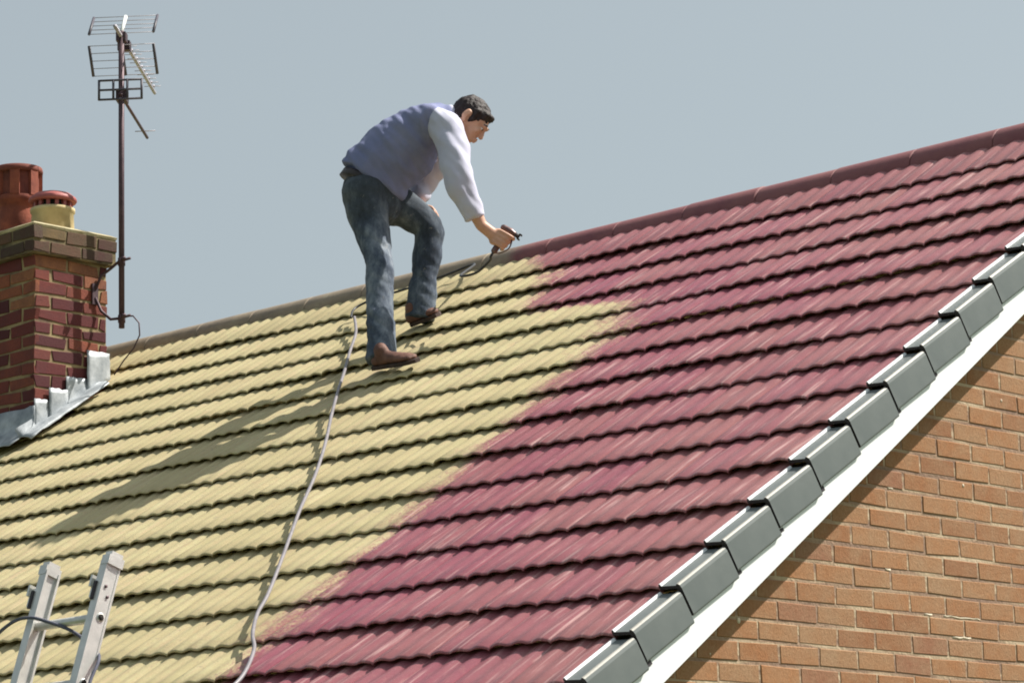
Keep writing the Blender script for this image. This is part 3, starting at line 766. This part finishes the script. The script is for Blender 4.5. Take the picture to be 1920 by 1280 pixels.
# legs under the jeans
RH, RK, RA = w(-0.225, 0.06, 0.70), w(-0.152, 0.18, 0.343), w(-0.126, 0.338, -0.15)
LH, LK, LA = w(-0.17, -0.13, 0.745), w(0.054, -0.14, 0.588), w(0.006, -0.108, 0.15)
body.limb([RH, (RH+RK)/2, RK, (RK+RA)/2, RA], [0.085, 0.07, 0.052, 0.046, 0.034], 16)
body.limb([LH, (LH+LK)/2, LK, (LK+LA)/2, LA], [0.085, 0.07, 0.052, 0.046, 0.034], 16)
# right hand closed round the gun's grip: grip axis GA at point GP
GP = w(0.446, 0.205, 0.425)
GA = (FW*0.56+Vector((0, 0, 1))*0.83).normalized()          # grip, upwards
GF = (FW*0.83-Vector((0, 0, 1))*0.56).normalized()          # muzzle direction
HN = RT_                                                       # back of hand side
palm_c = GP-GF*0.026+HN*0.014
body.limb([RWr, RWr*0.45+palm_c*0.55, palm_c], [0.029, (0.030, 0.022), (0.038, 0.020)], 14, side=GA)
body.limb([palm_c+GA*0.026, palm_c-GA*0.024], [(0.020, 0.024), (0.020, 0.024)], 12, side=HN)
for i, (off, ln_) in enumerate(((0.034, 1.0), (0.012, 1.08), (-0.010, 1.0), (-0.030, 0.82))):
    k0 = palm_c+GA*off+GF*0.006+HN*0.014
    k1 = GP+GA*(off+0.002)+GF*0.024*ln_+HN*0.026
    k2 = GP+GA*(off-0.001)+GF*0.036*ln_-HN*0.004
    k3 = GP+GA*(off-0.004)+GF*0.018-HN*0.026
    if i == 0: k2 = GP+GA*(off+0.004)+GF*0.050+HN*0.004; k3 = GP+GA*(off-0.002)+GF*0.040-HN*0.016
    body.limb([k0, k1, k2, k3], [0.0105, 0.0098, 0.009, 0.0078], 10, sub=4)
body.limb([palm_c+GA*0.010-HN*0.020-GF*0.010, GP+GA*0.034-HN*0.030-GF*0.004, GP+GA*0.044-HN*0.028+GF*0.022, GP+GA*0.046-HN*0.022+GF*0.036], [0.013, 0.0115, 0.0098, 0.008], 10, sub=4)
# left hand resting on the left knee
KU = Vector((0, 0, 1)); hd = (FW*0.80-KU*0.42-RT_*0.05).normalized(); hs = hd.cross(KU).normalized(); hu = hs.cross(hd).normalized()
LP = w(0.035, -0.20, 0.712)
body.limb([LW, (LW+LP)/2, LP], [0.029, (0.034, 0.022), (0.041, 0.016)], 14, side=hs)
for i, (off, ln_, dr) in enumerate(((-0.032, 0.068, 0.030), (-0.011, 0.078, 0.034), (0.011, 0.073, 0.034), (0.031, 0.058, 0.030))):
    a0 = LP+hs*off+hd*0.010; a1 = a0+hd*ln_*0.45+hs*off*0.15+hu*0.004; a2 = a0+hd*ln_*0.8+hs*off*0.25-hu*dr*0.35; a3 = a0+hd*ln_+hs*off*0.28-hu*dr*0.85
    body.limb([a0, a1, a2, a3], [0.0105, 0.0097, 0.009, 0.0078], 10, sub=4)
body.limb([LP-hd*0.03+hs*0.030, LP+hs*0.055-hu*0.004, LP+hd*0.028+hs*0.066-hu*0.014, LP+hd*0.046+hs*0.066-hu*0.022], [0.013, 0.0115, 0.010, 0.008], 10, sub=4)
person = remesh(body, 'person', SKIN, None, 0.0048, 3)
tag(person, 'man in slate blue vest, pale shirt sleeves and worn jeans, bent over on the roof', 'person')

def folds(freq, amp, axis_stretch):
    def f(co):
        q = Vector((co.dot(FW)*axis_stretch[0], co.dot(RT_)*axis_stretch[1], co.z*axis_stretch[2]))*freq
        return amp*(noise.noise(q)+0.5*noise.noise(q*2.3+Vector((3, 1, 7))))-abs(noise.noise(q*0.7+Vector((9, 2, 4))))*amp*0.8
    return f
# shirt
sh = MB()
tor = [((-0.212, 0.812), 0.186, 0.180), ((-0.190, 0.842), 0.184, 0.180), ((-0.161, 0.879), 0.180, 0.180), ((-0.108, 0.93), 0.190, 0.188), ((-0.034, 0.992), 0.188, 0.196),
       ((0.058, 1.058), 0.152, 0.205), ((0.136, 1.098), 0.108, 0.185), ((0.190, 1.118), 0.070, 0.095)]
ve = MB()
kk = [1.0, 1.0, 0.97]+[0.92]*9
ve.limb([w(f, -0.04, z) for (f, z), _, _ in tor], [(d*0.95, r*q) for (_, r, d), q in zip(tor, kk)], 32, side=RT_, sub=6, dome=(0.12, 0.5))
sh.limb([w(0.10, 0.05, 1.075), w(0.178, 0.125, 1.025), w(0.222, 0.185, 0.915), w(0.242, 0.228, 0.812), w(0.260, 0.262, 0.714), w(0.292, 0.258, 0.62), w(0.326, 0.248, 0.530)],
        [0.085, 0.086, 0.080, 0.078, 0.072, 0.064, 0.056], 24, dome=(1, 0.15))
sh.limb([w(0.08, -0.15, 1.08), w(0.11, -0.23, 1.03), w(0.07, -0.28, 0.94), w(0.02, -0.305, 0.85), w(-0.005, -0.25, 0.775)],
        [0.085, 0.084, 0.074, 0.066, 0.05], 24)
def shirt_disp(co):
    u_ = co.dot(FW)*0.8+co.z*0.6; v_ = -co.dot(FW)*0.6+co.z*0.8
    a = 0.013*noise.noise(Vector((u_*17, v_*4.5, co.dot(RT_)*5)))+0.007*noise.noise(Vector((u_*34+5, v_*9, co.dot(RT_)*9)))+folds(9, 0.006, (1.2, 0.8, 0.8))(co)
    return a
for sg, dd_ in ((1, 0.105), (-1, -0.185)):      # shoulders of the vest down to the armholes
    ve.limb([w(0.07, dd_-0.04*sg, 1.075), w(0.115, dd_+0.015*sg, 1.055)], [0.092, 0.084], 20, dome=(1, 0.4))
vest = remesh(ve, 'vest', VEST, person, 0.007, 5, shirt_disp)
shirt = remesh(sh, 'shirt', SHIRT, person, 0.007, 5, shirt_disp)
mb = MB(); mb.tube([w(0.186, -0.04, 1.118), w(0.214, -0.04, 1.128), w(0.226, -0.04, 1.134)], [(0.070, 0.066), (0.066, 0.062), (0.060, 0.056)], 20, side=RT_); mb.build('collar', SHIRT, person)
# jeans
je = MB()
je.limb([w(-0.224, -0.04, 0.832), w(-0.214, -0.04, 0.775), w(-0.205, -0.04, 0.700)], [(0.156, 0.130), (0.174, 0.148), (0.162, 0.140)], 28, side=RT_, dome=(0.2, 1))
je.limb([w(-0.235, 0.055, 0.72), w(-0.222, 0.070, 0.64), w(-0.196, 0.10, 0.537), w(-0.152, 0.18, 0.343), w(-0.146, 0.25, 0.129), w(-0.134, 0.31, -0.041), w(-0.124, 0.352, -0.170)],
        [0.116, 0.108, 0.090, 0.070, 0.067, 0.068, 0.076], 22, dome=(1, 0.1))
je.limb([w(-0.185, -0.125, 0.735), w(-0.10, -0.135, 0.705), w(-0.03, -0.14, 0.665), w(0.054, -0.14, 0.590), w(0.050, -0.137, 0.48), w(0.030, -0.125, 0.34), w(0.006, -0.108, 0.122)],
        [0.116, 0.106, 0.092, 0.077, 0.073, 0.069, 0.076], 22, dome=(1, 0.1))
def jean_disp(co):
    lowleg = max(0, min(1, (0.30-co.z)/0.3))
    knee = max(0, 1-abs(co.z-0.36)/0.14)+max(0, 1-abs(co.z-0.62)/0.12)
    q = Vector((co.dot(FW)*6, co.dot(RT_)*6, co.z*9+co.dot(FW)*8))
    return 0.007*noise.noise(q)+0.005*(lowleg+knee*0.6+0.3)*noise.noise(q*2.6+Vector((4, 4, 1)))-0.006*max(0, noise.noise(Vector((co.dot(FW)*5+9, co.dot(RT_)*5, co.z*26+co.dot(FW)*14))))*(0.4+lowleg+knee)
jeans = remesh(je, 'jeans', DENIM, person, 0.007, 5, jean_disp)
mb = MB()
BAx = (FW*math.cos(R(28))-Vector((0, 0, 1))*math.sin(R(28)))
bc = w(-0.222, -0.04, 0.795); bn = BAx.cross(RT_).normalized()
if bn.z < 0: bn = -bn
mb.tube([bc-bn*0.018, bc+bn*0.020], [(0.172, 0.158), (0.166, 0.152)], 32, side=RT_); mb.build('belt', BELT, person)
# back pocket on the near buttock
mb = MB(); pc = w(-0.385, 0.035, 0.745)
# hair
ha = MB()
ha.ball(h(-0.018, 0, 0.032), (HFd, HS, HU), (0.100, 0.082, 0.088), 16)
ha.ball(h(-0.055, 0, -0.008), (HFd, HS, HU), (0.062, 0.072, 0.060), 12)
ha.limb([h(0.052, -0.048, 0.068), h(0.064, 0, 0.074), h(0.052, 0.048, 0.068)], [0.020, 0.022, 0.020], 12)
for sg in (-1, 1): ha.limb([h(0.012, sg*0.077, 0.055), h(0.016, sg*0.077, 0.020), h(0.018, sg*0.073, -0.008)], [0.016, 0.012, 0.008], 10)
hair = remesh(ha, 'hair', HAIR, person, 0.006, 2, lambda co: 0.004*noise.noise(co*70)+0.005*noise.noise(Vector((co.x*28, co.y*28, co.z*60)))+0.003*noise.noise(Vector((co.x*130, co.y*130, co.z*40))))
for sg in (-1, 1):
    mb = MB(); mb.limb([h(0.088, sg*0.018, 0.028), h(0.089, sg*0.034, 0.032), h(0.080, sg*0.050, 0.026)], [0.004, 0.005, 0.003], 8); mb.build('eyebrow', HAIR, person)
    mb = MB(); mb.ball(h(0.077, sg*0.031, 0.004), (HFd, HS, HU), (0.010, 0.012, 0.006), 10, 0); mb.ball(h(0.0855, sg*0.031, 0.003), (HFd, HS, HU), (0.003, 0.0055, 0.0052), 8, 1); mb.build('eye', [EYE, HAIR], person)
# boots
def boot(heel, toe, up, ankle):
    heel, toe, ankle = Vector(heel), Vector(toe), Vector(ankle)
    d = (toe-heel).normalized(); up = (Vector(up)-d*Vector(up).dot(d)).normalized(); sd = d.cross(up)
    L = (toe-heel).length*0.84
    q = lambda t, hh: heel+d*(L*t)+up*hh
    mb = MB()
    mb.limb([q(0.10, 0.040), q(0.30, 0.046), q(0.55, 0.038), q(0.76, 0.032), q(0.90, 0.027)], [(0.032, 0.030), (0.035, 0.034), (0.040, 0.027), (0.043, 0.021), (0.034, 0.015)], 18, side=sd)
    mb.limb([q(0.26, 0.04), q(0.25, 0.085), ankle], [(0.034, 0.038), (0.034, 0.038), (0.036, 0.040)], 18, side=sd)
    o = remesh(mb, 'boot', BOOT, person, 0.006, 3, lambda co: 0.002*noise.noise(co*40))
    mb = MB()
    out = [(0.0, 0.028), (-0.03, 0.018), (-0.03, -0.018), (0.0, -0.028)]
    outline = [(0.02, 0.030), (0.2, 0.037), (0.45, 0.038), (0.72, 0.050), (0.92, 0.040), (1.02, 0.015), (1.02, -0.015), (0.92, -0.040), (0.72, -0.050), (0.45, -0.038), (0.2, -0.037), (0.02, -0.030), (-0.02, -0.015), (-0.02, 0.015)]
    mb.prism([heel+d*(L*t)+sd*s for t, s in outline], up*0.018); mb.build('sole', SOLE, o)
boot(w(-0.158, 0.346, -0.208), w(0.111, 0.591, -0.226), (NR+Vector((0, 0, 0.5))), w(-0.126, 0.342, -0.13))
boot(w(-0.036, -0.113, 0.088), w(0.139, -0.079, 0.143), (NR+Vector((0, 0, 0.3))), w(0.005, -0.108, 0.17))

# ------------------------------------------------------------------ spray gun and hose
gun = thing('spray_gun', "dark metal paint spray gun held in the man's lowered hand above the tiles", 'spray gun', GP)
mb = MB(); mb.limb([GP-GA*0.062, GP, GP+GA*0.048], [(0.013, 0.016), (0.0125, 0.016), (0.013, 0.018)], 12, side=HN); mb.build('grip', GUNM, gun)
mb = MB(); hd_ = GP+GA*0.060
mb.limb([hd_-GF*0.022, hd_+GF*0.015, hd_+GF*0.036], [0.016, 0.018, 0.014], 12)
mb.build('gun_body', GUNM, gun)
mb = MB(); mb.tube([hd_+GF*0.034, hd_+GF*0.066], 0.011, 10); mb.tube([hd_+GF*0.056-HN*0.016, hd_+GF*0.056+HN*0.016], 0.007, 8)
for sg in (-1, 1): mb.obox(hd_+GF*0.068+GA*0.012*sg, (GF, HN, GA), (0.007, 0.012, 0.003))
mb.build('nozzle', DARKP, gun)
mb = MB(); mb.tube(smooth([hd_+GF*0.035-GA*0.012, hd_+GF*0.05-GA*0.045, GP+GF*0.052-GA*0.02, GP+GF*0.025-GA*0.060, GP-GA*0.062]), 0.0035, 8); mb.build('trigger_guard', GUNM, gun)
mb = MB(); mb.limb([hd_+GF*0.022-GA*0.012, GP+GF*0.034+GA*0.025, GP+GF*0.030-GA*0.01], [0.005, 0.005, 0.004], 8); mb.build('trigger', DARKP, gun)
g0 = GP-GA*0.062
mb = MB()
ph_ = smooth([g0, g0-GA*0.03, w(0.385, 0.17, 0.335), w(0.31, 0.08, 0.30), w(0.215, -0.08, 0.325), rp(-4.02, 0.20, 0.05), rp(-4.20, 0.27, 0.047), rp(-4.42, 0.33, 0.045), rp(-4.62, 0.37, 0.045), rp(-4.69, 0.46, 0.045), rp(-4.60, 0.60, 0.044)], 8)
mb.tube(ph_, 0.0065, 8); bh = mb.build('whip_hose', BLACKH, None, origin=g0)
tag(bh, 'thin black hose curving from the spray gun grip down to the ridge behind the man', 'hose')
hs_ = [(-4.617, 0.56), (-4.364, 0.841), (-4.205, 1.078), (-3.988, 1.385), (-3.776, 1.679), (-3.547, 1.993), (-3.306, 2.323), (-3.05, 2.691), (-2.796, 3.085), (-2.519, 3.504), (-2.308, 3.841), (-2.203, 4.022), (-2.057, 4.206), (-1.941, 4.328), (-1.832, 4.513), (-1.80, 4.643), (-1.83, 4.85), (-1.90, 5.12)]
pts = smooth([rp(a_, b_, 0.030+0.005*math.sin(i*1.7)) for i, (a_, b_) in enumerate(hs_)], 8)
pts += [Vector((-1.90, -4.46, -3.0)), Vector((-1.91, -4.50, -3.6)), Vector((-1.92, -4.55, -ZR+0.02))]
mb = MB(); mb.tube(pts, 0.0078, 10); hz = mb.build('supply_hose', HOSE, None, origin=pts[0])
tag(hz, 'pale grey hose trailing down the tiles from behind the man to the eaves', 'hose')
